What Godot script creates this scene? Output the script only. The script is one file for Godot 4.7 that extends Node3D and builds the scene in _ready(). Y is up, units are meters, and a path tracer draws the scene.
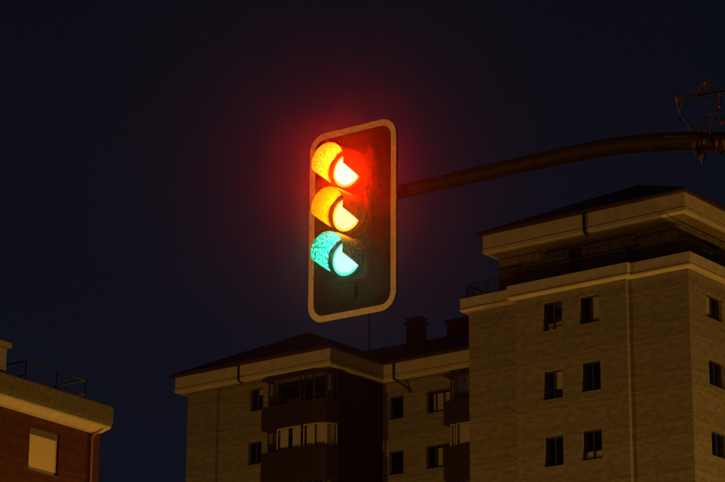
extends Node3D

var M := {}
var rng := RandomNumberGenerator.new()

# ---------------------------------------------------------------- small tools
func lin(r: float, g: float, b: float) -> Color:
	return Color(r, g, b).linear_to_srgb()

func mat(called: String, c: Color, rough := 0.8, metal := 0.0) -> StandardMaterial3D:
	var m := StandardMaterial3D.new()
	m.resource_name = called
	m.albedo_color = c
	m.roughness = rough
	m.metallic = metal
	m.cull_mode = BaseMaterial3D.CULL_DISABLED
	M[called] = m
	return m

func tool_new() -> SurfaceTool:
	var st := SurfaceTool.new()
	st.begin(Mesh.PRIMITIVE_TRIANGLES)
	st.set_smooth_group(-1)
	return st

func quad(st: SurfaceTool, a: Vector3, b: Vector3, c: Vector3, d: Vector3) -> void:
	for p in [a, b, c, a, c, d]:
		st.add_vertex(p)

func tri(st: SurfaceTool, a: Vector3, b: Vector3, c: Vector3) -> void:
	for p in [a, b, c]:
		st.add_vertex(p)

# a box between two corners, its edges cut by a small chamfer
func box(st: SurfaceTool, lo: Vector3, hi: Vector3, t := Transform3D.IDENTITY, ch := 0.0) -> void:
	var c := minf(ch, 0.45 * minf(hi.x - lo.x, minf(hi.y - lo.y, hi.z - lo.z)))
	if c <= 0.0:
		var v := []
		for i in 8:
			v.append(t * Vector3(hi.x if i & 1 else lo.x, hi.y if i & 2 else lo.y, hi.z if i & 4 else lo.z))
		for f in [[4, 6, 7, 5], [1, 3, 2, 0], [5, 7, 3, 1], [0, 2, 6, 4], [6, 2, 3, 7], [0, 4, 5, 1]]:
			quad(st, v[f[0]], v[f[1]], v[f[2]], v[f[3]])
		return
	var mid := (lo + hi) / 2.0
	var h := (hi - lo) / 2.0
	for ax in 3:
		var b := (ax + 1) % 3
		var d := (ax + 2) % 3
		for s in [-1.0, 1.0]:
			var pts := []
			for k in [[-1, -1], [-1, 1], [1, 1], [1, -1]]:
				var p := Vector3.ZERO
				p[ax] = s * h[ax]
				p[b] = k[0] * (h[b] - c)
				p[d] = k[1] * (h[d] - c)
				pts.append(t * (mid + p))
			if s > 0:
				quad(st, pts[0], pts[1], pts[2], pts[3])
			else:
				quad(st, pts[3], pts[2], pts[1], pts[0])
		for sb in [-1.0, 1.0]:
			for sd in [-1.0, 1.0]:
				var q := []
				for k in [[-1, 0], [1, 0], [1, 1], [-1, 1]]:
					var p := Vector3.ZERO
					p[ax] = k[0] * (h[ax] - c)
					p[b] = sb * (h[b] - (c if k[1] else 0.0))
					p[d] = sd * (h[d] - (0.0 if k[1] else c))
					q.append(t * (mid + p))
				if sb * sd > 0:
					quad(st, q[0], q[1], q[2], q[3])
				else:
					quad(st, q[3], q[2], q[1], q[0])
	for sx in [-1.0, 1.0]:
		for sy in [-1.0, 1.0]:
			for sz in [-1.0, 1.0]:
				var s3 := Vector3(sx, sy, sz)
				var a := mid + s3 * Vector3(h.x, h.y - c, h.z - c)
				var b2 := mid + s3 * Vector3(h.x - c, h.y, h.z - c)
				var e := mid + s3 * Vector3(h.x - c, h.y - c, h.z)
				if sx * sy * sz > 0:
					tri(st, t * a, t * e, t * b2)
				else:
					tri(st, t * a, t * b2, t * e)

# a round bar through points, with a radius for each
func tube(st: SurfaceTool, pts: Array, radii: Array, n := 10, caps := true) -> void:
	st.set_smooth_group(1)
	var rings := []
	var side := Vector3.ZERO
	for i in pts.size():
		var dir: Vector3 = (pts[mini(i + 1, pts.size() - 1)] - pts[maxi(i - 1, 0)]).normalized()
		if i == 0:
			side = dir.cross(Vector3.UP if absf(dir.y) < 0.95 else Vector3.RIGHT).normalized()
		else:
			side = (side - dir * side.dot(dir)).normalized()
		var up := side.cross(dir)
		var ring := []
		for k in n:
			var a := TAU * k / n
			ring.append(pts[i] + (side * cos(a) + up * sin(a)) * radii[i])
		rings.append(ring)
	for i in pts.size() - 1:
		for k in n:
			var j := (k + 1) % n
			quad(st, rings[i][k], rings[i + 1][k], rings[i + 1][j], rings[i][j])
	st.set_smooth_group(-1)
	if caps:
		for k in n:
			var j := (k + 1) % n
			tri(st, pts[0], rings[0][k], rings[0][j])
			tri(st, pts[-1], rings[-1][j], rings[-1][k])

# a profile of [outward, height] swept along a path of local x, z; outward lies on the path's right hand seen from above
func sweep(st: SurfaceTool, path: Array, profile: Array, ends := true) -> void:
	var rows := []
	for i in path.size():
		var d0: Vector2 = (path[i] - path[maxi(i - 1, 0)]).normalized() if i > 0 else (path[1] - path[0]).normalized()
		var d1: Vector2 = (path[mini(i + 1, path.size() - 1)] - path[i]).normalized() if i < path.size() - 1 else d0
		var n0 := Vector2(-d0.y, d0.x)
		var n1 := Vector2(-d1.y, d1.x)
		var mm := (n0 + n1) / (1.0 + n0.dot(n1))
		var row := []
		for q in profile:
			row.append(Vector3(path[i].x + mm.x * q[0], q[1], path[i].y + mm.y * q[0]))
		rows.append(row)
	for i in path.size() - 1:
		for k in profile.size() - 1:
			quad(st, rows[i][k], rows[i + 1][k], rows[i + 1][k + 1], rows[i][k + 1])
	if ends:
		for row in [rows[0], rows[-1]]:
			for k in range(1, profile.size() - 1):
				tri(st, row[0], row[k], row[k + 1])

func obj(called: String, st: SurfaceTool, m: Material, parent: Node) -> MeshInstance3D:
	st.generate_normals()
	var o := MeshInstance3D.new()
	o.name = called
	o.mesh = st.commit()
	o.material_override = m
	parent.add_child(o, true)
	return o

func tag(o: Node, label: String, category: String, group := "") -> Node:
	o.set_meta("label", label)
	o.set_meta("category", category)
	if group:
		o.set_meta("group", group)
	return o

func structure(o: Node, label: String) -> void:
	o.set_meta("kind", "structure")
	o.set_meta("label", label)

func thing(called: String, at: Vector3, turn: float, label: String, category: String, group := "") -> Node3D:
	var o := Node3D.new()
	o.name = called
	add_child(o, true)
	o.position = at
	o.rotation.y = deg_to_rad(turn)
	tag(o, label, category, group)
	return o

func hash2(x: int, y: int, s := 0) -> float:
	var h: int = (x * 374761393 + y * 668265263 + s * 982451653) & 0x7fffffff
	h = ((h ^ (h >> 13)) * 1274126177) & 0x7fffffff
	return float((h ^ (h >> 16)) & 0xffff) / 65535.0

# thin facing bricks, courses of a few centimetres: far below what the picture can tell apart
func course_image(base: Color, vary: float, joint: float) -> ImageTexture:
	var w := 512
	var im := Image.create(w, w, true, Image.FORMAT_RGB8)
	var nz := FastNoiseLite.new()
	nz.seed = 5
	nz.frequency = 0.012
	for y in w:
		var row := y / 16
		for x in w:
			var xx := (x + (32 if row % 2 else 0) + int(hash2(row, 3) * 12.0)) % w
			var br := xx / 64
			var f := 1.0 + (hash2(br, row) - 0.5) * vary + (hash2(0, row, 4) - 0.5) * vary * 0.7
			f *= 1.0 + 0.07 * nz.get_noise_2d(x, y) + (hash2(x, y, 9) - 0.5) * 0.10
			if y % 16 < 3 or xx % 64 < 3:
				f *= joint
			im.set_pixel(x, y, Color(base.r * f, base.g * f, base.b * f))
	im.generate_mipmaps()
	return ImageTexture.create_from_image(im)

# blotches and specks between two colours
func grain_image(a: Color, b: Color, scale: float, seed_: int, specks := 0.0, w := 256, hard := 1.0) -> ImageTexture:
	var im := Image.create(w, w, true, Image.FORMAT_RGB8)
	var nz := FastNoiseLite.new()
	nz.seed = seed_
	nz.frequency = scale
	nz.fractal_octaves = 5
	for y in w:
		for x in w:
			var n := clampf(0.5 + hard * nz.get_noise_2d(x, y) + (hash2(x, y, seed_) - 0.5) * 0.12, 0.0, 1.0)
			var c := a.lerp(b, n)
			if specks > 0.0 and hash2(x / 2, y / 2, seed_ + 1) < specks:
				c = a * 0.5
			im.set_pixel(x, y, c)
	im.generate_mipmaps()
	return ImageTexture.create_from_image(im)

func textured(called: String, tex: Texture2D, rough: float, metres: float, turn_world := true) -> StandardMaterial3D:
	var m := mat(called, Color.WHITE, rough)
	m.albedo_texture = tex
	m.uv1_triplanar = true
	m.uv1_world_triplanar = turn_world
	m.uv1_triplanar_sharpness = 8.0
	m.uv1_scale = Vector3.ONE / metres
	return m

func make_materials() -> void:
	textured("beige_brick", course_image(lin(0.258, 0.230, 0.18), 0.16, 0.84), 0.9, 2.0, false)
	textured("darker_brick", course_image(lin(0.23, 0.2, 0.14), 0.16, 0.84), 0.9, 2.0, false)  # penthouse brick: the beige courses in a somewhat darker tone
	textured("red_brick", course_image(lin(0.075, 0.017, 0.008), 0.25, 0.9), 0.9, 2.0, false)
	textured("cream_render", grain_image(lin(0.48, 0.43, 0.30), lin(0.58, 0.52, 0.37), 0.02, 11), 0.85, 3.0, false)
	textured("rough_concrete", grain_image(lin(0.10, 0.09, 0.055), lin(0.15, 0.135, 0.085), 0.03, 21, 0.004, 256, 1.2), 0.95, 1.6, false)
	textured("roof_tile", grain_image(lin(0.035, 0.015, 0.011), lin(0.06, 0.026, 0.019), 0.05, 31), 0.85, 2.0, false)
	textured("cladding_and_wall_shade", grain_image(lin(0.026, 0.016, 0.010), lin(0.042, 0.026, 0.017), 0.03, 41), 0.7, 2.0, false)  # dark balcony cladding; its colour also holds the shade on the return wall
	textured("asphalt", grain_image(lin(0.035, 0.035, 0.035), lin(0.07, 0.07, 0.068), 0.09, 51, 0.03), 0.9, 3.0)
	textured("paving", grain_image(lin(0.20, 0.19, 0.175), lin(0.32, 0.31, 0.28), 0.06, 61, 0.02), 0.9, 3.0)
	textured("soil", grain_image(lin(0.05, 0.045, 0.03), lin(0.11, 0.095, 0.06), 0.03, 71, 0.02), 0.95, 8.0)
	textured("bark", grain_image(lin(0.03, 0.026, 0.02), lin(0.08, 0.07, 0.055), 0.07, 81), 0.9, 0.5)
	mat("white_line", lin(0.7, 0.7, 0.66), 0.7)
	mat("window_frame", lin(0.05, 0.045, 0.04), 0.5)
	mat("pale_frame", lin(0.5, 0.42, 0.3), 0.5)
	mat("blind", lin(0.66, 0.56, 0.30), 0.8)
	mat("curtain", lin(0.78, 0.68, 0.5), 0.9)
	mat("sill_stone", lin(0.16, 0.14, 0.10), 0.8)
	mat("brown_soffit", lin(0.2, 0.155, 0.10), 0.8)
	mat("iron", lin(0.02, 0.017, 0.015), 0.55)
	mat("copper_pipe", lin(0.30, 0.14, 0.07), 0.5)
	mat("dark_pipe", lin(0.03, 0.02, 0.014), 0.6)
	var glass := mat("glass", Color(0.03, 0.035, 0.04, 0.1), 0.04)
	glass.transparency = BaseMaterial3D.TRANSPARENCY_ALPHA
	mat("dead_leaf", lin(0.08, 0.05, 0.026), 0.8)
	# the signal
	textured("board_black", grain_image(lin(0.005, 0.0045, 0.004), lin(0.012, 0.010, 0.009), 0.03, 91, 0.004), 0.5, 0.6, false)
	M.board_black.metallic_specular = 0.3
	textured("board_rim", grain_image(lin(0.50, 0.45, 0.36), lin(0.66, 0.60, 0.50), 0.05, 92, 0.01), 0.6, 0.5, false)
	mat("signal_black", lin(0.009, 0.0085, 0.008), 0.6).metallic_specular = 0.3
	textured("mast_paint", grain_image(lin(0.014, 0.010, 0.006), lin(0.028, 0.019, 0.011), 0.04, 93, 0.01), 0.6, 0.5, false).metallic_specular = 0.25
	mat("steel", lin(0.35, 0.34, 0.33), 0.4, 0.9)
	mat("lamp_iron", lin(0.03, 0.03, 0.03), 0.5)
	var gl := mat("lamp_globe", lin(0.8, 0.7, 0.5), 0.5)
	gl.emission_enabled = true
	gl.emission = Color(1.0, 0.62, 0.22)
	gl.emission_energy_multiplier = 12.0

# ---------------------------------------------------------------- walls and windows
# A facade lives in its own frame: x to the right, y up, z out of the wall. Openings are [x0, y0, x1, y1].
func facade(called: String, parent: Node3D, t: Transform3D, x0: float, x1: float, y0: float, y1: float, holes: Array, m: Material, thick := 0.24) -> MeshInstance3D:
	var xs := [x0, x1]
	var ys := [y0, y1]
	for h in holes:
		xs.append_array([h[0], h[2]])
		ys.append_array([h[1], h[3]])
	xs.sort()
	ys.sort()
	var st := tool_new()
	for i in xs.size() - 1:
		for j in ys.size() - 1:
			if xs[i + 1] - xs[i] < 0.001 or ys[j + 1] - ys[j] < 0.001:
				continue
			var cx: float = (xs[i] + xs[i + 1]) / 2.0
			var cy: float = (ys[j] + ys[j + 1]) / 2.0
			var open := false
			for h in holes:
				open = open or (cx > h[0] and cx < h[2] and cy > h[1] and cy < h[3])
			if open:
				continue
			for z in [0.0, -thick]:
				quad(st, t * Vector3(xs[i], ys[j], z), t * Vector3(xs[i], ys[j + 1], z), t * Vector3(xs[i + 1], ys[j + 1], z), t * Vector3(xs[i + 1], ys[j], z))
	for h in holes + [[x0, y0, x1, y1]]:
		var c := [Vector2(h[0], h[1]), Vector2(h[0], h[3]), Vector2(h[2], h[3]), Vector2(h[2], h[1])]
		for k in 4:
			var a: Vector2 = c[k]
			var b: Vector2 = c[(k + 1) % 4]
			quad(st, t * Vector3(a.x, a.y, 0), t * Vector3(a.x, a.y, -thick), t * Vector3(b.x, b.y, -thick), t * Vector3(b.x, b.y, 0))
	return obj(called, st, m, parent)

# hang: a list of [x0, y0, x1, y1] shares of the opening covered by a curtain or blind behind the pane
func window(parent: Node3D, t: Transform3D, h: Array, hang: Array, cloth: Material, sashes := 2, frame: Material = null) -> void:
	var fm: Material = frame if frame else M.window_frame
	var st := tool_new()
	var f := 0.06
	var za := -0.19
	var zb := -0.13
	box(st, Vector3(h[0], h[1], za), Vector3(h[0] + f, h[3], zb), t, 0.006)
	box(st, Vector3(h[2] - f, h[1], za), Vector3(h[2], h[3], zb), t, 0.006)
	box(st, Vector3(h[0] + f, h[1], za), Vector3(h[2] - f, h[1] + f, zb), t, 0.006)
	box(st, Vector3(h[0] + f, h[3] - f, za), Vector3(h[2] - f, h[3], zb), t, 0.006)
	for k in range(1, sashes):
		var x := lerpf(h[0], h[2], float(k) / sashes)
		box(st, Vector3(x - 0.04, h[1] + f, za), Vector3(x + 0.04, h[3] - f, zb), t, 0.006)
	var w := obj("window", st, fm, parent)
	for k in sashes:
		var xa := lerpf(h[0], h[2], float(k) / sashes) + (f if k == 0 else 0.04)
		var xb := lerpf(h[0], h[2], float(k + 1) / sashes) - (f if k == sashes - 1 else 0.04)
		st = tool_new()
		box(st, Vector3(xa, h[1] + f, -0.166), Vector3(xb, h[3] - f, -0.160), t)
		obj("pane", st, M.glass, w)
	st = tool_new()
	box(st, Vector3(h[0] + 0.002, h[1] + 0.001, -0.128), Vector3(h[2] - 0.002, h[1] + 0.025, 0.012), t, 0.006)
	obj("sill", st, M.sill_stone, w)
	for c in hang:
		var ax := lerpf(h[0] + 0.03, h[2] - 0.03, c[0])
		var bx := lerpf(h[0] + 0.03, h[2] - 0.03, c[2])
		var ay := lerpf(h[1] + 0.03, h[3] - 0.03, c[1])
		var by := lerpf(h[1] + 0.03, h[3] - 0.03, c[3])
		st = tool_new()
		var n := maxi(4, int((bx - ax) / 0.05))
		for k in n:                                     # soft pleats
			var xa := lerpf(ax, bx, float(k) / n)
			var xb := lerpf(ax, bx, float(k + 1) / n)
			var d0 := -0.205 + 0.012 * (k % 2)
			var d1 := -0.205 + 0.012 * ((k + 1) % 2)
			quad(st, t * Vector3(xa, ay, d0), t * Vector3(xa, by, d0), t * Vector3(xb, by, d1), t * Vector3(xb, ay, d1))
			quad(st, t * Vector3(xa, ay, d0 - 0.006), t * Vector3(xa, by, d0 - 0.006), t * Vector3(xb, by, d1 - 0.006), t * Vector3(xb, ay, d1 - 0.006))
		obj("curtain", st, cloth, w)

func front(z: float) -> Transform3D:
	return Transform3D(Basis.IDENTITY, Vector3(0, 0, z))

# a wall facing local +x: its own x runs towards local -z
func right_side(x: float) -> Transform3D:
	return Transform3D(Basis(Vector3(0, 0, -1), Vector3(0, 1, 0), Vector3(1, 0, 0)), Vector3(x, 0, 0))

func hip(st: SurfaceTool, eave: Array, ridge0: Vector3, ridge1: Vector3) -> void:
	# eave: four corners, front left, front right, back right, back left; ridge0 near the front
	quad(st, eave[1], ridge0, ridge1, eave[2])
	quad(st, eave[3], ridge1, ridge0, eave[0])
	tri(st, eave[0], ridge0, eave[1])
	tri(st, eave[2], ridge1, eave[3])
	for k in 4:
		var a: Vector3 = eave[k]
		var b: Vector3 = eave[(k + 1) % 4]
		quad(st, a, b, b - Vector3(0, 0.1, 0), a - Vector3(0, 0.1, 0))
	quad(st, eave[0] - Vector3(0, 0.1, 0), eave[1] - Vector3(0, 0.1, 0), eave[2] - Vector3(0, 0.1, 0), eave[3] - Vector3(0, 0.1, 0))

func railing(parent: Node3D, called: String, pts: Array, y0: float, y1: float, gap := 0.13) -> void:
	var rail := tool_new()
	var top := []
	var low := []
	for p in pts:
		top.append(Vector3(p.x, y1, p.y))
		low.append(Vector3(p.x, y0 + 0.08, p.y))
	for i in pts.size() - 1:
		tube(rail, [top[i], top[i + 1]], [0.03, 0.03], 8)
		tube(rail, [low[i], low[i + 1]], [0.018, 0.018], 6)
	var r := obj(called, rail, M.iron, parent)
	for i in pts.size() - 1:
		var len: float = pts[i].distance_to(pts[i + 1])
		var n := int(len / gap)
		for k in n + 1:
			var q: Vector2 = pts[i].lerp(pts[i + 1], float(k) / n)
			var st := tool_new()
			var w := 0.022 if k % 8 == 0 else 0.009
			box(st, Vector3(q.x - w, y0, q.y - w), Vector3(q.x + w, y1 - 0.01, q.y + w))
			obj("baluster", st, M.iron, r)

func downpipe(parent: Node3D, pts: Array, r: float, m: Material) -> void:
	var st := tool_new()
	var rr := []
	for p in pts:
		rr.append(r)
	tube(st, pts, rr, 8)
	obj("downpipe", st, m, parent)

# ---------------------------------------------------------------- the tower on the right
func build_tower() -> void:
	var b := thing("apartment_tower", Vector3(12.83, 0, -90), -38, "beige brick apartment tower with set-back penthouse and hipped roof, at the right", "building")
	var brick: Material = M.beige_brick
	# left facade in three bays; the middle one stands forward
	var mid := [[-6.97, 27.2, -6.04, 28.42], [-5.2, 27.2, -4.27, 28.36], [-7.0, 24.33, -6.08, 25.53], [-5.16, 24.4, -4.27, 25.63], [-7.0, 21.58, -6.1, 22.82], [-5.2, 21.62, -4.29, 22.84], [-7.0, 18.8, -6.1, 20.0], [-5.2, 18.8, -4.29, 20.0]]
	facade("wall", b, front(-0.05), -8.29, -3.0, 0, 28.75, mid, brick, 0.42)
	facade("wall", b, front(-0.45), -10.95, -8.29, 0, 28.75, [], brick)
	facade("wall", b, front(-0.25), -3.0, -0.25, 0, 28.75, [], brick)
	var hangs := [[], [[0.52, 0.02, 0.98, 1.0]], [[0.5, 0.35, 0.98, 1.0]], [], [], [[0.04, 0.0, 0.96, 0.3]], [], [[0.0, 0.5, 1.0, 1.0]]]
	for k in mid.size():
		window(b, front(-0.05), mid[k], hangs[k], M.curtain, 2)
	var side := [[1.6, 27.08, 2.85, 28.07], [1.63, 24.33, 2.85, 25.4], [1.62, 21.5, 2.85, 22.52], [1.62, 18.7, 2.85, 19.8], [4.6, 27.08, 5.8, 28.07], [4.6, 24.33, 5.8, 25.4], [4.6, 21.5, 5.8, 22.52]]
	facade("wall", b, right_side(-0.25), 0.49, 11.0, 0, 28.75, side, brick)
	var hs := [[[0.02, 0.0, 0.48, 1.0]], [], [[0.02, 0.1, 0.26, 0.95]], [], [], [[0.0, 0.4, 1.0, 1.0]], []]
	for k in side.size():
		window(b, right_side(-0.25), side[k], hs[k], M.curtain, 2)
	# the sides nobody sees, so that the shell is closed
	var st := tool_new()
	box(st, Vector3(-10.95, 0, -11.3), Vector3(-0.25, 28.75, -11.05))
	box(st, Vector3(-10.95, 0, -11.05), Vector3(-10.7, 28.75, -0.7))
	obj("rear_wall", st, brick, b)
	# terrace slab and its parapet band with a moulding below
	st = tool_new()
	box(st, Vector3(-10.9, 28.76, -11.2), Vector3(-0.35, 28.9, -0.55))
	obj("terrace_slab", st, M.cream_render, b)
	st = tool_new()
	var path := [Vector2(-11.2, -6.0), Vector2(-11.2, -0.2), Vector2(-8.54, -0.2), Vector2(-8.54, 0.2), Vector2(-2.75, 0.2), Vector2(-2.75, 0.0), Vector2(0, 0), Vector2(0, -11.3)]
	sweep(st, path, [[-0.25, 29.36], [0.0, 29.36], [0.015, 29.34], [0.015, 28.96], [-0.045, 28.94], [-0.045, 28.90], [0.03, 28.885], [0.03, 28.82], [-0.02, 28.77], [-0.26, 28.755], [-0.26, 29.36]])
	obj("parapet", st, M.cream_render, b)
	# penthouse
	var pw := [[-6.5, 29.0, -5.85, 31.0]]
	facade("penthouse_wall", b, front(-1.35), -10.0, -1.3, 28.91, 31.2, pw, M.darker_brick)
	for h in pw:
		window(b, front(-1.35), h, [], M.curtain, 1)
	var ps := [[3.4, 29.6, 4.7, 30.95]]
	facade("penthouse_wall", b, right_side(-1.3), 1.59, 9.6, 28.91, 31.2, ps, M.darker_brick)
	window(b, right_side(-1.3), ps[0], [], M.curtain, 2)
	st = tool_new()
	box(st, Vector3(-10.0, 28.91, -9.8), Vector3(-1.3, 31.2, -9.6))
	box(st, Vector3(-10.0, 28.91, -9.59), Vector3(-9.8, 31.2, -1.6))
	obj("penthouse_rear_wall", st, M.darker_brick, b)
	# the eaves band
	st = tool_new()
	var eave := [Vector2(-10.16, -10.4), Vector2(-10.16, -0.4), Vector2(-0.36, -0.4), Vector2(-0.36, -10.4)]
	sweep(st, eave, [[-0.2, 31.98], [0.0, 31.98], [0.0, 31.44], [-0.045, 31.42], [-0.045, 31.38], [0.02, 31.365], [0.02, 31.22], [-0.03, 31.17], [-0.2, 31.16]])
	obj("eaves_band", st, M.cream_render, b)
	st = tool_new()
	box(st, Vector3(-9.98, 31.16, -10.3), Vector3(-0.54, 31.3, -0.58))
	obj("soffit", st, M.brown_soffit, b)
	st = tool_new()
	hip(st, [Vector3(-10.4, 32.1, -0.22), Vector3(-0.18, 32.1, -0.22), Vector3(-0.18, 32.1, -10.6), Vector3(-10.4, 32.1, -10.6)], Vector3(-5.2, 34.45, -4.85), Vector3(-5.2, 34.45, -6.0))
	obj("roof", st, M.roof_tile, b)
	downpipe(b, [Vector3(-5.06, 32.0, -0.3), Vector3(-5.06, 31.2, -0.3), Vector3(-5.04, 31.1, -0.36), Vector3(-5.02, 31.06, -0.5)], 0.06, M.dark_pipe)
	railing(b, "railing", [Vector2(-11.02, -5.0), Vector2(-11.02, -0.42), Vector2(-8.45, -0.42), Vector2(-8.45, -0.02)], 29.36, 29.98)
	railing(b, "railing", [Vector2(-8.3, -0.02), Vector2(-2.95, -0.02), Vector2(-2.95, -0.2), Vector2(-0.2, -0.2), Vector2(-0.2, -8.0)], 29.36, 29.98)

# ---------------------------------------------------------------- the block in the middle
func enclosed_balcony(b: Node3D, path: Array, floors: Array, top: float, post_at: Array) -> void:
	# floors: [parapet bottom, parapet top]; openings between them are glazed
	var bay := obj("enclosed_balcony", ring_band(path, floors, top), M.cladding_and_wall_shade, b)
	for f in floors.size():
		var y0: float = floors[f][1]
		var y1: float = top if f == 0 else floors[f - 1][0]
		for seg in post_at:
			var a: Vector2 = seg[0]
			var c: Vector2 = seg[1]
			var d := (c - a).normalized()
			var t := Transform3D(Basis(Vector3(d.x, 0, d.y), Vector3.UP, Vector3(-d.y, 0, d.x)), Vector3(a.x, 0, a.y))
			var w := a.distance_to(c)
			var st := tool_new()
			box(st, Vector3(0.02, y0, -0.14), Vector3(0.08, y1, -0.08), t, 0.005)
			box(st, Vector3(w - 0.08, y0, -0.14), Vector3(w - 0.02, y1, -0.08), t, 0.005)
			box(st, Vector3(0.08, y1 - 0.06, -0.14), Vector3(w - 0.08, y1, -0.08), t, 0.005)
			var fr := obj("window_frame", st, M.pale_frame if (f == 1 and seg[2] > 0) else M.window_frame, bay)
			fr.set_meta("kind", "thing")
			st = tool_new()
			box(st, Vector3(0.08, y0, -0.112), Vector3(w - 0.08, y1 - 0.06, -0.106), t)
			obj("pane", st, M.glass, bay)
			if f == 1 and seg[2] > 0:
				st = tool_new()
				var n := maxi(4, int(w / 0.07))
				for k in n:
					if seg[2] == 2 and absf(float(k) + 0.5 - n * 0.5) < 1.6:
						continue
					var xa := lerpf(0.12, w - 0.1, float(k) / n)
					var xb := lerpf(0.12, w - 0.1, float(k + 1) / n)
					var e0 := -0.22 + 0.02 * (k % 2)
					var e1 := -0.22 + 0.02 * ((k + 1) % 2)
					quad(st, t * Vector3(xa, y0 - 0.05, e0), t * Vector3(xa, y1 - 0.05, e0), t * Vector3(xb, y1 - 0.05, e1), t * Vector3(xb, y0 - 0.05, e1))
				obj("curtain", st, M.curtain, bay)

func ring_band(path: Array, floors: Array, top: float) -> SurfaceTool:
	var st := tool_new()
	for f in floors:
		sweep(st, path, [[-0.18, f[1]], [0.0, f[1]], [0.0, f[0]], [-0.18, f[0]], [-0.18, f[1]]])
		for y in [f[0] + 0.02, f[1] - 0.3]:
			for k in range(1, path.size() - 1):
				tri(st, Vector3(path[0].x, y, path[0].y), Vector3(path[k].x, y, path[k].y), Vector3(path[k + 1].x, y, path[k + 1].y))
	sweep(st, path, [[-0.18, top + 0.12], [0.0, top + 0.12], [0.0, top], [-0.18, top], [-0.18, top + 0.12]])
	return st

func build_block() -> void:
	var b := thing("apartment_block", Vector3(-1.446, 0, -106), -38, "beige brick apartment block with dark corner balconies and chimneys, behind the signal", "building")
	var brick: Material = M.beige_brick
	# projecting wing
	var wl := [[-5.36, 27.43, -4.55, 28.53], [-5.42, 24.88, -4.6, 25.97], [-5.42, 22.3, -4.6, 23.4], [-3.85, 26.2, -0.7, 28.6], [-3.85, 23.6, -0.7, 26.05]]
	facade("wall", b, front(-0.7), -7.25, -0.5, 0, 28.8, wl, brick)
	facade("wall", b, front(-0.5), -9.1, -7.25, 0, 28.8, [], brick)
	window(b, front(-0.7), wl[0], [[0.45, 0.72, 1.0, 1.0]], M.blind, 2)
	window(b, front(-0.7), wl[1], [], M.blind, 2)
	window(b, front(-0.7), wl[2], [], M.blind, 2)
	facade("wall", b, right_side(-0.5), 0.95, 4.6, 0, 28.8, [], M.cladding_and_wall_shade)  # brick return shaded by the tower, with that shade put into its colour
	# main part, set back
	var wr := [[-0.1, 27.03, 0.72, 28.16], [2.08, 27.03, 3.4, 28.12], [-0.1, 24.4, 0.72, 25.54], [2.05, 24.42, 3.36, 25.53], [-0.1, 21.8, 0.72, 22.9], [2.05, 21.8, 3.36, 22.9]]
	facade("wall", b, front(-4.6), -0.49, 9.0, 0, 28.8, wr, brick)
	var hw := [[], [[0.18, 0.0, 1.0, 0.88]], [], [[0.4, 0.1, 0.6, 0.9]], [], []]
	for k in wr.size():
		window(b, front(-4.6), wr[k], hw[k], M.blind, 1 if k % 2 == 0 else 3)
	var st := tool_new()
	box(st, Vector3(-9.1, 0, -13.0), Vector3(9.0, 28.8, -12.75))
	box(st, Vector3(-9.1, 0, -12.74), Vector3(-8.86, 28.8, -0.76))
	box(st, Vector3(8.76, 0, -12.74), Vector3(9.0, 28.8, -4.86))
	obj("rear_wall", st, brick, b)
	# corner balcony, and the one half hidden by the tower
	var p := [Vector2(-4.02, -0.72), Vector2(-4.02, 0.02), Vector2(-0.95, 0.02), Vector2(-0.36, -0.26), Vector2(-0.1, -0.8), Vector2(-0.1, -1.25), Vector2(-0.52, -1.25)]
	var fl := [[26.2, 27.3], [23.62, 25.15], [21.0, 22.55]]
	enclosed_balcony(b, p, fl, 28.55, [[p[1] + Vector2(0.3, 0), p[1] + Vector2(0.7, 0), 0], [p[1] + Vector2(0.85, 0), p[1] + Vector2(2.3, 0), 2], [p[1] + Vector2(2.42, 0), p[2], 1], [p[2], p[3], 1], [p[3], p[4], 1]])
	var q := [Vector2(3.5, -4.62), Vector2(3.5, -3.95), Vector2(6.8, -3.95), Vector2(6.8, -4.62)]
	enclosed_balcony(b, q, fl, 28.45, [[q[1] + Vector2(0.3, 0), q[1] + Vector2(0.6, 0), 1], [q[1] + Vector2(0.62, 0), q[1] + Vector2(2.2, 0), 1], [q[1] + Vector2(2.2, 0), q[2], 1]])
	# eaves band, moulded like the tower's
	st = tool_new()
	sweep(st, [Vector2(-9.5, -12.8), Vector2(-9.5, 0), Vector2(0, 0), Vector2(0, -4.0), Vector2(9.4, -4.0)], [[-0.25, 29.55], [0.0, 29.55], [0.0, 29.06], [-0.045, 29.04], [-0.045, 29.0], [0.02, 28.985], [0.02, 28.84], [-0.04, 28.78], [-0.24, 28.76], [-0.25, 29.55]])
	obj("eaves_band", st, M.cream_render, b)
	st = tool_new()
	box(st, Vector3(-9.28, 28.81, -12.7), Vector3(-0.22, 28.93, -0.22))
	box(st, Vector3(-0.22, 28.81, -12.7), Vector3(9.2, 28.93, -4.22))
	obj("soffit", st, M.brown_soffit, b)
	st = tool_new()
	hip(st, [Vector3(-9.72, 29.68, 0.18), Vector3(0.16, 29.68, 0.18), Vector3(0.16, 29.68, -8.2), Vector3(-9.72, 29.68, -12.9)], Vector3(-4.78, 31.98, -4.2), Vector3(-4.78, 31.96, -8.2))
	hip(st, [Vector3(-4.9, 29.67, -3.85), Vector3(9.6, 29.67, -3.85), Vector3(9.6, 29.67, -12.9), Vector3(-9.6, 29.67, -12.9)], Vector3(-4.7, 31.78, -8.1), Vector3(8.6, 31.62, -8.1))
	var roof := obj("roof", st, M.roof_tile, b)
	# chimneys
	st = tool_new()
	box(st, Vector3(-0.9, 30.6, -7.55), Vector3(-0.1, 32.3, -6.95), Transform3D.IDENTITY, 0.02)
	box(st, Vector3(-1.0, 32.301, -7.65), Vector3(0.0, 32.42, -6.85), Transform3D.IDENTITY, 0.02)
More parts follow.
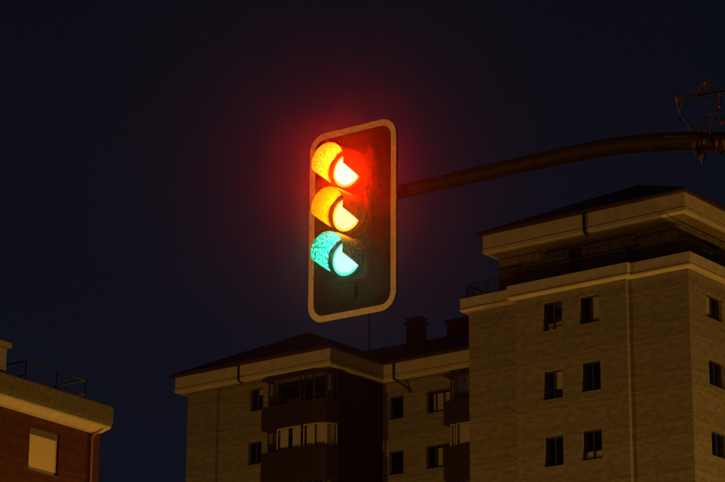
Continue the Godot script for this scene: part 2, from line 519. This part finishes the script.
	for c in [[-0.82, -7.45], [-0.22, -7.45], [-0.82, -7.05], [-0.22, -7.05]]:
		box(st, Vector3(c[0] - 0.06, 32.421, c[1] - 0.06), Vector3(c[0] + 0.06, 32.56, c[1] + 0.06))
	box(st, Vector3(-0.95, 32.561, -7.6), Vector3(-0.05, 32.62, -6.9), Transform3D.IDENTITY, 0.02)
	obj("chimney", st, M.roof_tile, roof)
	st = tool_new()
	box(st, Vector3(1.55, 30.6, -7.9), Vector3(3.6, 32.0, -6.9), Transform3D.IDENTITY, 0.03)
	box(st, Vector3(1.45, 32.001, -8.0), Vector3(3.7, 32.1, -6.8), Transform3D.IDENTITY, 0.02)
	obj("chimney", st, M.roof_tile, roof)
	st = tool_new()
	tube(st, [Vector3(-3.35, 31.0, -7.2), Vector3(-3.35, 34.6, -7.2)], [0.035, 0.02], 6)
	for k in 5:
		tube(st, [Vector3(-3.75 + 0.05 * k, 34.5 - 0.16 * k, -7.2), Vector3(-2.95 - 0.05 * k, 34.5 - 0.16 * k, -7.2)], [0.012, 0.012], 5)
	obj("antenna", st, M.iron, roof)
	downpipe(b, [Vector3(-5.45, 29.6, 0.08), Vector3(-5.45, 28.85, 0.08), Vector3(-5.43, 28.78, 0.0), Vector3(-5.4, 28.74, -0.2)], 0.055, M.dark_pipe)
	downpipe(b, [Vector3(0.65, 29.6, -3.92), Vector3(0.65, 28.8, -3.92), Vector3(1.1, 28.35, -4.52), Vector3(1.15, 28.2, -4.54)], 0.055, M.dark_pipe)

# ---------------------------------------------------------------- the red house on the left
func build_house() -> void:
	var b := thing("brick_house", Vector3(-7.789, 0, -70), 57, "dark red brick building with heavy concrete cornice and one pale shutter, at the lower left", "building")
	var w := [[-2.68, 15.87, -1.36, 17.15], [-2.68, 13.0, -1.36, 14.3], [-6.2, 15.87, -4.9, 17.15]]
	facade("wall", b, front(-0.4), -12.0, 0.5, 0, 17.5, w, M.red_brick)
	for k in 3:
		var h: Array = w[k]
		window(b, front(-0.4), h, [], M.blind, 1)
		var st := tool_new()
		for i in 16:                                    # closed roller shutter, slat by slat
			var y: float = lerpf(h[1] + 0.01, h[3] - 0.2, i / 16.0)
			var y2: float = lerpf(h[1] + 0.01, h[3] - 0.2, (i + 1) / 16.0)
			quad(st, Vector3(h[0] + 0.02, y, -0.4825), Vector3(h[0] + 0.02, y2 - 0.008, -0.478), Vector3(h[2] - 0.02, y2 - 0.008, -0.478), Vector3(h[2] - 0.02, y, -0.4825))
			quad(st, Vector3(h[0] + 0.02, y2 - 0.008, -0.478), Vector3(h[0] + 0.02, y2, -0.484), Vector3(h[2] - 0.02, y2, -0.484), Vector3(h[2] - 0.02, y2 - 0.008, -0.478))
		var sh := obj("roller_shutter", st, M.blind, b)
		st = tool_new()
		box(st, Vector3(h[0] + 0.005, h[3] - 0.2, -0.6), Vector3(h[2] - 0.005, h[3] - 0.003, -0.44), Transform3D.IDENTITY, 0.01)
		obj("shutter_box", st, M.rough_concrete, sh)
	var st := tool_new()
	box(st, Vector3(-12.0, 0, -9.0), Vector3(0.5, 17.5, -8.76))
	box(st, Vector3(0.26, 0, -8.75), Vector3(0.5, 17.5, -0.65))
	obj("side_wall", st, M.red_brick, b)
	st = tool_new()
	sweep(st, [Vector2(-12.0, 0.0), Vector2(0.6, 0.0), Vector2(0.6, -9.2)], [[-0.5, 18.34], [-0.02, 18.34], [0.0, 18.3], [0.0, 17.82], [-0.03, 17.72], [-0.5, 17.72]])
	obj("cornice", st, M.rough_concrete, b)
	st = tool_new()
	sweep(st, [Vector2(-12.0, -0.04), Vector2(0.56, -0.04), Vector2(0.56, -9.1)], [[-0.4, 17.715], [0.0, 17.715], [0.0, 17.66], [-0.2, 17.5], [-0.36, 17.47], [-0.4, 17.715]])
	obj("cornice_moulding", st, M.cream_render, b)
	st = tool_new()
	box(st, Vector3(-12.0, 18.1, -9.1), Vector3(0.4, 18.25, -0.3))
	obj("roof", st, M.rough_concrete, b)
	downpipe(b, [Vector3(0.25, 17.62, -0.1), Vector3(0.1, 17.45, -0.28), Vector3(0.03, 17.3, -0.33), Vector3(0.03, 0.0, -0.33)], 0.045, M.copper_pipe)
	# stair-head block and the frame on the roof
	st = tool_new()
	box(st, Vector3(-6.2, 18.26, -2.4), Vector3(-3.15, 19.45, -1.0), Transform3D.IDENTITY, 0.03)
	box(st, Vector3(-6.3, 19.451, -2.5), Vector3(-3.05, 19.62, -0.9), Transform3D.IDENTITY, 0.03)
	obj("roof_block", st, M.cream_render, b)
	st = tool_new()
	for y in [18.82, 19.25]:
		tube(st, [Vector3(-2.3, y, -1.0), Vector3(0.45, y, -1.0)], [0.022, 0.022], 6)
		tube(st, [Vector3(0.45, y, -1.0), Vector3(0.45, y, -2.2)], [0.022, 0.022], 6)
		tube(st, [Vector3(-2.3, y, -1.0), Vector3(-2.3, y, -2.2)], [0.022, 0.022], 6)
	for c in [[-2.3, -1.0], [-0.9, -1.0], [0.45, -1.0], [0.45, -2.2], [-2.3, -2.2]]:
		tube(st, [Vector3(c[0], 18.2, c[1]), Vector3(c[0], 19.27, c[1])], [0.024, 0.024], 6)
	obj("roof_railing", st, M.iron, b)

# ---------------------------------------------------------------- the traffic light
func rounded(w: float, h: float, r: float, n := 10) -> Array:
	var out := []
	for c in [[1, 1, 0.0], [-1, 1, 0.5], [-1, -1, 1.0], [1, -1, 1.5]]:
		for k in n + 1:
			var a: float = PI * (c[2] + 0.5 * k / n)
			out.append(Vector2(c[0] * (w / 2 - r) + r * cos(a), c[1] * (h / 2 - r) + r * sin(a)))
	return out

func slab(st: SurfaceTool, outline: Array, z0: float, z1: float, at: Vector3) -> void:
	var n := outline.size()
	for k in n:
		var a: Vector2 = outline[k]
		var b: Vector2 = outline[(k + 1) % n]
		tri(st, at + Vector3(0, 0, z1), at + Vector3(b.x, b.y, z1), at + Vector3(a.x, a.y, z1))
		tri(st, at + Vector3(0, 0, z0), at + Vector3(a.x, a.y, z0), at + Vector3(b.x, b.y, z0))
		quad(st, at + Vector3(a.x, a.y, z0), at + Vector3(a.x, a.y, z1), at + Vector3(b.x, b.y, z1), at + Vector3(b.x, b.y, z0))

# the print of a lens: rows of small prisms, brighter than the joints between them
func lens_image(core: Color, gap: Color, rim: Color) -> ImageTexture:
	var w := 256
	var im := Image.create(w, w, true, Image.FORMAT_RGBAF)
	for y in w:
		for x in w:
			var p := Vector2(x - 127.5, y - 127.5)
			var row := int(floor(y / 18.0))
			var u := fposmod(x + (9.0 if row % 2 else 0.0), 18.0) / 18.0 - 0.5
			var v := fposmod(float(y), 18.0) / 18.0 - 0.5
			var d := Vector2(u, v).length()
			var f := 1.0 - smoothstep(0.30, 0.46, d)
			var c := gap.lerp(core, f)
			if p.length() > 108.0:                       # the plain rim of the lens
				c = rim
			im.set_pixel(x, y, c)
	return ImageTexture.create_from_image(im)

func dirt_visor(called: String, clean: Color, dusty: Color, seed_: int, share: float, grime: Color) -> StandardMaterial3D:
	var w := 256
	var im := Image.create(w, w, true, Image.FORMAT_RGB8)
	var nz := FastNoiseLite.new()
	nz.seed = seed_
	nz.frequency = 0.045
	nz.fractal_octaves = 4
	var n2 := FastNoiseLite.new()
	n2.seed = seed_ + 7
	n2.frequency = 0.11
	n2.fractal_octaves = 3
	for y in w:
		for x in w:
			var n := nz.get_noise_2d(x, y * 0.8)
			var c := clean.lerp(dusty, clampf(0.5 + n * 1.6, 0.0, 1.0))
			var s := n2.get_noise_2d(x * 0.8, y)
			if s > share + n * 0.25:
				c = grime
			im.set_pixel(x, y, c)
	im.generate_mipmaps()
	var m := mat(called, Color.WHITE, 0.7)
	m.metallic_specular = 0.03
	m.albedo_texture = ImageTexture.create_from_image(im)
	return m

func visor_mesh(r: float, length: float, z0: float) -> SurfaceTool:
	var st := SurfaceTool.new()
	st.begin(Mesh.PRIMITIVE_TRIANGLES)
	st.set_smooth_group(1)
	var na := 40
	var nl := 8
	var grid := func(i: int, j: int, rad: float) -> Vector3:
		var f := float(j) / nl
		var cut := lerpf(34.0, 14.0, f)
		var a := deg_to_rad(lerpf(-cut, 180.0 + cut, float(i) / na))
		var q := rad * (1.0 - 0.03 * f)
		return Vector3(q * cos(a), q * sin(a), z0 + length * f)
	for side in 2:
		var rad := r if side == 0 else r - 0.004
		st.set_smooth_group(1 + side)
		for i in na:
			for j in nl:
				var c := [[i, j], [i, j + 1], [i + 1, j + 1], [i + 1, j]]
				for k in [0, 1, 2, 0, 2, 3]:
					st.set_uv(Vector2(float(c[k][0]) / na * 1.6 + 0.13, float(c[k][1]) / nl * 0.9 + 0.05))
					st.add_vertex(grid.call(c[k][0], c[k][1], rad))
	st.set_smooth_group(-1)
	for j in nl:                                         # the lower edges
		for i in [0, na]:
			quad(st, grid.call(i, j, r), grid.call(i, j + 1, r), grid.call(i, j + 1, r - 0.004), grid.call(i, j, r - 0.004))
	for i in na:                                         # the front edge
		quad(st, grid.call(i, nl, r), grid.call(i + 1, nl, r), grid.call(i + 1, nl, r - 0.004), grid.call(i, nl, r - 0.004))
	return st

func lens_mesh(r: float, bulge: float, z0: float) -> SurfaceTool:
	var st := SurfaceTool.new()
	st.begin(Mesh.PRIMITIVE_TRIANGLES)
	st.set_smooth_group(1)
	var na := 40
	var nr := 8
	for i in na:
		for j in nr:
			for k in [[i, j], [i, j + 1], [i + 1, j + 1], [i, j], [i + 1, j + 1], [i + 1, j]]:
				var a: float = TAU * k[0] / na
				var f: float = float(k[1]) / nr
				st.set_uv(Vector2(0.5 + 0.5 * f * cos(a), 0.5 - 0.5 * f * sin(a)))
				st.add_vertex(Vector3(r * f * cos(a), r * f * sin(a), z0 + bulge * (1.0 - f * f)))
	return st

func build_signal() -> void:
	var reach := 5.25
	var turn := -35.9
	var basis := Basis(Vector3.UP, deg_to_rad(turn))
	var board := Vector3(-0.058, 5.836, -13.05)
	var foot := board + basis * Vector3(reach, 0, -0.13)
	foot.y = 0.12
	var t := thing("traffic_light", foot, turn, "overhead traffic light on long curved dark mast arm, red amber and green all lit", "traffic light")
	var c := Vector3(-reach, board.y - foot.y, 0.13)    # the middle of the backboard
	# mast: foot plate, tapered pole, wide bend, arm
	var st := tool_new()
	var arm_y := c.y + 0.163
	var bend := 3.9
	var pts := []
	var radii := []
	pts.append(Vector3(0, 0.0, 0)); radii.append(0.085)
	pts.append(Vector3(0, (arm_y - bend) * 0.5, 0)); radii.append(0.083)
	for k in 25:
		var a := PI / 2 * k / 24.0
		pts.append(Vector3(-bend + bend * cos(a), arm_y - bend + bend * sin(a), 0))
		radii.append(lerpf(0.082, 0.047, k / 24.0))
	pts.append(Vector3(-4.6, arm_y, 0)); radii.append(0.043)
	pts.append(Vector3(-reach + 0.02, arm_y, 0)); radii.append(0.039)
	tube(st, pts, radii, 20)
	var mast := obj("mast", st, M.mast_paint, t)
	st = tool_new()
	box(st, Vector3(-0.2, 0, -0.2), Vector3(0.2, 0.03, 0.2), Transform3D.IDENTITY, 0.006)
	obj("foot_plate", st, M.steel, mast)
	# clamp and the rear body that carries the board
	st = tool_new()
	box(st, c + Vector3(-0.07, 0.1, -0.185), c + Vector3(0.07, 0.225, -0.012), Transform3D.IDENTITY, 0.01)
	obj("clamp", st, M.signal_black, t)
	st = tool_new()
	slab(st, rounded(0.613, 1.14, 0.105), -0.012, 0.0, c)
	var bb := obj("backboard", st, M.board_black, t)
	bb.set_meta("label", "black rounded contrast board with a cream rim")
	st = tool_new()
	var o1 := rounded(0.613, 1.14, 0.105)
	var o2 := rounded(0.539, 1.066, 0.07)
	var n := o1.size()
	for k in n:
		var j := (k + 1) % n
		var a0 := c + Vector3(o1[k].x, o1[k].y, 0.004)
		var a1 := c + Vector3(o1[j].x, o1[j].y, 0.004)
		var b0 := c + Vector3(o2[k].x, o2[k].y, 0.004)
		var b1 := c + Vector3(o2[j].x, o2[j].y, 0.004)
		quad(st, a0, b0, b1, a1)
		quad(st, a0, a1, a1 - Vector3(0, 0, 0.003), a0 - Vector3(0, 0, 0.003))
		quad(st, b1, b0, b0 - Vector3(0, 0, 0.003), b1 - Vector3(0, 0, 0.003))
	obj("rim", st, M.board_rim, bb)
	# bracket under the lowest lamp
	st = tool_new()
	box(st, c + Vector3(-0.045, -0.47, 0.005), c + Vector3(0.045, -0.375, 0.045), Transform3D.IDENTITY, 0.006)
	box(st, c + Vector3(-0.12, -0.40, 0.005), c + Vector3(-0.05, -0.376, 0.03), Transform3D.IDENTITY, 0.004)
	obj("bracket", st, M.signal_black, t)
	# lamps
	var lamps := [
		["red", 0.288, lin(1.0, 0.012, 0.0002), 165.0, Color(4.0, 1.6, 1.1), Color(3.5, 1.15, 0.7), Color(1.7, 0.45, 0.05)],
		["amber", 0.024, lin(1.0, 0.20, 0.0008), 12.0, Color(1.5, 1.1, 0.86), Color(1.2, 0.62, 0.14), Color(1.1, 0.55, 0.05)],
		["green", -0.240, lin(0.03, 1.0, 0.52), 4.2, Color(0.94, 1.2, 1.05), Color(0.2, 0.8, 0.62), Color(0.05, 0.75, 0.5)],
	]
	dirt_visor("visor_red", lin(0.023, 0.023, 0.023), lin(0.029, 0.029, 0.029), 3, 0.2, lin(0.004, 0.004, 0.004))
	dirt_visor("visor_amber", lin(0.0115, 0.0115, 0.0115), lin(0.0135, 0.0135, 0.013), 14, 0.25, lin(0.002, 0.002, 0.002))
	dirt_visor("visor_green", lin(0.006, 0.006, 0.006), lin(0.042, 0.042, 0.042), 27, 0.2, lin(0.0015, 0.0015, 0.0015))
	for l in lamps:
		var at: Vector3 = c + Vector3(0, l[1], 0)
		st = tool_new()
		slab(st, rounded(0.27, 0.258, 0.02, 3), 0.0045, 0.045, at)
		var ring := []
		for k in 33:
			var a := TAU * k / 32.0
			ring.append(Vector2(cos(a), sin(a)))
		for k in 32:                                      # the bezel round the lens
			var p: Vector2 = ring[k]
			var q: Vector2 = ring[k + 1]
			quad(st, at + Vector3(p.x * 0.124, p.y * 0.124, 0.045), at + Vector3(p.x * 0.122, p.y * 0.122, 0.06), at + Vector3(q.x * 0.122, q.y * 0.122, 0.06), at + Vector3(q.x * 0.124, q.y * 0.124, 0.045))
			quad(st, at + Vector3(p.x * 0.122, p.y * 0.122, 0.06), at + Vector3(p.x * 0.102, p.y * 0.102, 0.058), at + Vector3(q.x * 0.102, q.y * 0.102, 0.058), at + Vector3(q.x * 0.122, q.y * 0.122, 0.06))
			quad(st, at + Vector3(p.x * 0.102, p.y * 0.102, 0.058), at + Vector3(p.x * 0.102, p.y * 0.102, 0.046), at + Vector3(q.x * 0.102, q.y * 0.102, 0.046), at + Vector3(q.x * 0.102, q.y * 0.102, 0.058))
		var body := obj("signal_lamp", st, M.signal_black, t)
		body.set_meta("label", "lit %s signal lamp with a hooded visor" % l[0])
		var lm := mat("lens_" + l[0], Color(0.1, 0.1, 0.1), 0.3)
		lm.emission_enabled = true
		lm.emission = Color.WHITE
		lm.emission_operator = BaseMaterial3D.EMISSION_OP_MULTIPLY
		lm.emission_texture = lens_image(l[4], l[5], l[6])
		var ls := lens_mesh(0.101, 0.018, 0.05)
		var lo := obj("lens", ls, lm, body)
		lo.position = at
		var vo := obj("visor", visor_mesh(0.119, 0.19, 0.0565), M["visor_" + l[0]], body)
		vo.position = at
		var light := AreaLight3D.new()
		light.name = "signal_glow"
		light.light_color = l[2]
		light.light_energy = l[3]
		light.area_size = Vector2(0.17, 0.17)
		light.area_range = 60.0
		light.area_attenuation = 2.0
		light.shadow_enabled = true
		body.add_child(light, true)
		light.position = at + Vector3(0, 0, 0.074)
		light.rotation.y = PI                            # an area light shines along its own -z

# ---------------------------------------------------------------- bare tree at the right edge
func build_tree() -> void:
	var t := thing("street_tree", Vector3(3.0, 0.12, -8.9), 0, "bare street tree whose thin twigs hang in front of the mast arm", "tree")
	var st := tool_new()
	tube(st, [Vector3(0, -0.1, 0), Vector3(0.03, 1.5, 0), Vector3(0, 3.0, 0.02), Vector3(-0.05, 4.4, 0)], [0.17, 0.13, 0.115, 0.1], 14)
	obj("trunk", st, M.bark, t)
	# limbs; the one into view is drawn twig by twig, in metres from the trunk's foot
	var limbs := [
		[Vector3(-0.05, 4.35, 0), Vector3(-0.45, 5.0, -0.6), Vector3(-0.95, 5.35, -1.2), Vector3(-1.32, 5.49, -1.45)],
		[Vector3(-0.05, 4.35, 0), Vector3(0.4, 5.4, 0.2), Vector3(0.7, 6.6, 0.3), Vector3(1.1, 7.6, 0.2)],
		[Vector3(-0.03, 4.0, 0), Vector3(0.5, 4.9, -0.5), Vector3(1.2, 5.8, -0.9), Vector3(1.6, 6.9, -1.2)],
		[Vector3(-0.05, 4.35, 0), Vector3(0.2, 5.6, 0.8), Vector3(0.5, 6.7, 1.4), Vector3(0.4, 7.7, 2.0)],
	]
	var crown := tool_new()
	for l in limbs:
		tube(crown, l, [0.075, 0.05, 0.03, 0.013], 8)
	for l in limbs.slice(1):
		for k in 14:
			var f := rng.randf_range(0.3, 1.0)
			var s: Vector3 = (l[1] as Vector3).lerp(l[3], f)
			var d := Vector3(rng.randf_range(-0.2, 1.0), rng.randf_range(0.1, 1.0), rng.randf_range(-0.7, 0.9)).normalized()
			var e := s + d * rng.randf_range(0.4, 0.9)
			tube(crown, [s, s.lerp(e, 0.5) + Vector3(0, 0.05, 0), e], [0.014, 0.009, 0.003], 5)
	# twigs in view
	var o := Vector3(3.0, 0.12, -8.9)
	var tw := [
		[[1.70, 5.615, -10.35], [1.60, 5.585, -10.32], [1.50, 5.562, -10.3], [1.45, 5.555, -10.28], [1.40, 5.557, -10.3]],
		[[1.525, 5.567, -10.3], [1.56, 5.62, -10.33], [1.575, 5.665, -10.36]],
		[[1.44, 5.557, -10.29], [1.435, 5.50, -10.27], [1.445, 5.45, -10.25], [1.48, 5.40, -10.25], [1.53, 5.37, -10.27]],
		[[1.64, 5.597, -10.33], [1.63, 5.53, -10.3], [1.605, 5.46, -10.28], [1.58, 5.40, -10.25], [1.575, 5.36, -10.25]],
		[[1.62, 5.5, -10.29], [1.57, 5.47, -10.3], [1.54, 5.42, -10.3], [1.525, 5.36, -10.28], [1.53, 5.30, -10.28]],
		[[1.69, 5.61, -10.35], [1.685, 5.52, -10.33], [1.65, 5.45, -10.3], [1.63, 5.37, -10.3], [1.62, 5.32, -10.3]],
		[[1.53, 5.37, -10.27], [1.47, 5.345, -10.25]],
		[[1.30, 5.30, -10.3], [1.335, 5.34, -10.31], [1.37, 5.375, -10.32]],
	]
	for k in tw.size():
		var pp := []
		var rr := []
		for i in tw[k].size():
			pp.append(Vector3(tw[k][i][0], tw[k][i][1], tw[k][i][2]) - o)
			rr.append(lerpf(0.0062 if k == 0 else 0.0038, 0.0022, float(i) / maxi(1, tw[k].size() - 1)))
		tube(crown, pp, rr, 6)
	# the fine tangle on those twigs
	for k in 46:
		var line: Array = tw[rng.randi() % 6]
		var i := rng.randi() % (line.size() - 1)
		var a := Vector3(line[i][0], line[i][1], line[i][2]).lerp(Vector3(line[i + 1][0], line[i + 1][1], line[i + 1][2]), rng.randf()) - o
		var d := Vector3(rng.randf_range(-0.4, 1.0), rng.randf_range(-0.9, 0.8), rng.randf_range(-1, 1)).normalized() * rng.randf_range(0.03, 0.11)
		var m1 := a + d * 0.5 + Vector3(rng.randf_range(-0.012, 0.012), rng.randf_range(-0.015, 0.01), 0)
		tube(crown, [a, m1, a + d], [0.0019, 0.0015, 0.0009], 5)
		if k % 2 == 0:
			var d2 := Vector3(rng.randf_range(-1, 1), rng.randf_range(-1, 0.6), rng.randf_range(-1, 1)).normalized() * 0.04
			tube(crown, [m1, m1 + d2], [0.0013, 0.0007], 5)
	# joins the visible twig to its limb, and the loose twig to the hanging one
	tube(crown, [Vector3(-1.32, 5.49, -1.45), Vector3(1.70, 5.615, -10.35) - o], [0.011, 0.0062], 6)
	tube(crown, [Vector3(1.47, 5.345, -10.25) - o, Vector3(1.41, 5.36, -10.29) - o, Vector3(1.37, 5.375, -10.32) - o], [0.002, 0.0018, 0.0018], 5)
	var cr := obj("crown", crown, M.bark, t)
	# withered leaves hanging in a bunch
	for k in 26:
		var tips := [[1.53, 5.30, -10.28], [1.575, 5.36, -10.25], [1.62, 5.32, -10.3], [1.53, 5.37, -10.27], [1.525, 5.33, -10.28]]
		var b: Array = tips[k % tips.size()]
		var at := Vector3(b[0], b[1], b[2]) - o + Vector3(rng.randf_range(-0.015, 0.015), rng.randf_range(-0.01, 0.045), rng.randf_range(-0.02, 0.02))
		leaf(cr, at, rng.randf_range(0.035, 0.075), rng.randf() * TAU)
	for q in [[1.575, 5.665, -10.36], [1.525, 5.567, -10.3], [1.445, 5.45, -10.25], [1.48, 5.405, -10.25], [1.63, 5.53, -10.3], [1.43, 5.557, -10.29], [1.605, 5.46, -10.28]]:
		leaf(cr, Vector3(q[0], q[1], q[2]) - o, 0.03, rng.randf() * TAU)

func leaf(parent: Node3D, at: Vector3, size: float, a: float) -> void:
	var st := tool_new()
	var side := Vector3(cos(a), rng.randf_range(-0.3, 0.3), sin(a)) * size * 0.28
	var out := Vector3(-sin(a), 0, cos(a)) * size * 0.18
	var down := Vector3(rng.randf_range(-0.2, 0.2), -1, rng.randf_range(-0.2, 0.2)) * size
	for s in [-1.0, 1.0]:
		tri(st, at, at + down * 0.45 + side * s + out, at + down * 0.5)
		tri(st, at + down * 0.45 + side * s + out, at + down + out, at + down * 0.5)
	obj("leaf", st, M.dead_leaf, parent)

# ---------------------------------------------------------------- street lamps below the frame
func street_lamp(at: Vector3, high: float, energy: float, label: String) -> void:
	var t := thing("street_lamp", at, 0, label, "street lamp", "globe street lamps along the street")
	var st := tool_new()
	tube(st, [Vector3.ZERO, Vector3(0, 0.5, 0), Vector3(0, 0.55, 0), Vector3(0, high - 0.22, 0)], [0.11, 0.1, 0.06, 0.045], 14)
	obj("pole", st, M.lamp_iron, t)
	st = tool_new()
	tube(st, [Vector3(0, high - 0.26, 0), Vector3(0, high - 0.2, 0), Vector3(0, high - 0.17, 0)], [0.05, 0.11, 0.12], 16)
	obj("collar", st, M.lamp_iron, t)
	var g := SphereMesh.new()
	g.radius = 0.21
	g.height = 0.42
	var o := MeshInstance3D.new()
	o.name = "globe"
	o.mesh = g
	o.material_override = M.lamp_globe
	o.position = Vector3(0, high, 0)
	t.add_child(o, true)
	var l := OmniLight3D.new()
	l.name = "lamp_light"
	l.light_color = lin(1.0, 0.475, 0.07)
	l.light_energy = energy
	l.light_size = 0.2
	l.omni_range = 300.0
	l.omni_attenuation = 2.0
	l.shadow_enabled = true
	o.add_child(l, true)

func build_ground() -> void:
	var sheets := [
		["ground", -900.0, -900.0, 900.0, 900.0, 0.0, "soil", "bare ground that reaches to the horizon"],
		["road", -1.9, -80.0, 3.2, 60.0, 0.004, "asphalt", "dark asphalt road leading away under the signal"],
	]
	for s in sheets:
		var st := tool_new()
		quad(st, Vector3(s[1], s[5], s[2]), Vector3(s[3], s[5], s[2]), Vector3(s[3], s[5], s[4]), Vector3(s[1], s[5], s[4]))
		structure(obj(s[0], st, M[s[6]], self), s[7])
	for s in [[3.2, 46.0, "grey paved pavement on the right of the road"], [-46.0, -1.9, "grey paved pavement on the left of the road"]]:
		var st := tool_new()
		box(st, Vector3(s[0], 0.001, -64.0), Vector3(s[1], 0.12, 30.0), Transform3D.IDENTITY, 0.015)
		structure(obj("pavement", st, M.paving, self), s[2])

func _ready() -> void:
	rng.seed = 20
	var cam := Camera3D.new()
	cam.name = "camera"
	cam.fov = 11.468
	cam.near = 0.1
	cam.far = 4000.0
	cam.position = Vector3(0, 1.65, 0)
	cam.rotation = Vector3(deg_to_rad(17.3), 0, 0.006)
	add_child(cam)
	cam.current = true
	var sky_mat := ProceduralSkyMaterial.new()
	sky_mat.sky_top_color = Color(0.033, 0.035, 0.048)
	sky_mat.sky_horizon_color = Color(0.066, 0.085, 0.145)
	sky_mat.sky_curve = 0.22
	sky_mat.ground_bottom_color = Color(0.02, 0.018, 0.018)
	sky_mat.ground_horizon_color = Color(0.04, 0.04, 0.05)
	sky_mat.sun_angle_max = 0.0
	var sky := Sky.new()
	sky.sky_material = sky_mat
	var env := Environment.new()
	env.background_mode = Environment.BG_SKY
	env.sky = sky
	env.tonemap_mode = Environment.TONE_MAPPER_LINEAR
	env.tonemap_exposure = 1.0
	env.sdfgi_enabled = true
	env.ssao_enabled = true
	env.ssil_enabled = true
	env.volumetric_fog_enabled = true                    # thin night haze that scatters light mostly forwards
	env.volumetric_fog_density = 0.00016
	env.volumetric_fog_albedo = Color(0.95, 0.95, 0.97)
	env.volumetric_fog_anisotropy = 0.993
	env.volumetric_fog_length = 200.0
	var we := WorldEnvironment.new()
	we.name = "environment"
	we.environment = env
	add_child(we)
	var moon := DirectionalLight3D.new()
	moon.name = "moonlight"
	moon.light_color = Color(0.8, 0.88, 1.0)
	moon.light_energy = 0.002
	moon.light_angular_distance = 0.5
	moon.sky_mode = DirectionalLight3D.SKY_MODE_LIGHT_ONLY
	moon.shadow_enabled = true
	moon.rotation_degrees = Vector3(-40, 200, 0)
	add_child(moon)

	make_materials()
	build_ground()
	build_tower()
	build_block()
	build_house()
	build_signal()
	build_tree()
	street_lamp(Vector3(25.5, 0.0, -77.2), 8.0, 240.0, "globe street lamp at the foot of the apartment tower, right of the road")
	street_lamp(Vector3(-2.4, 0.12, -63.5), 6.0, 64.0, "globe street lamp beside the red brick building")
	street_lamp(Vector3(-15.0, 0.0, -88), 6.0, 130.0, "globe street lamp in front of the apartment block, behind the red building")
	street_lamp(Vector3(-5.0, 0.12, -7.5), 3.7, 15.0, "globe street lamp on the left pavement near the signal")
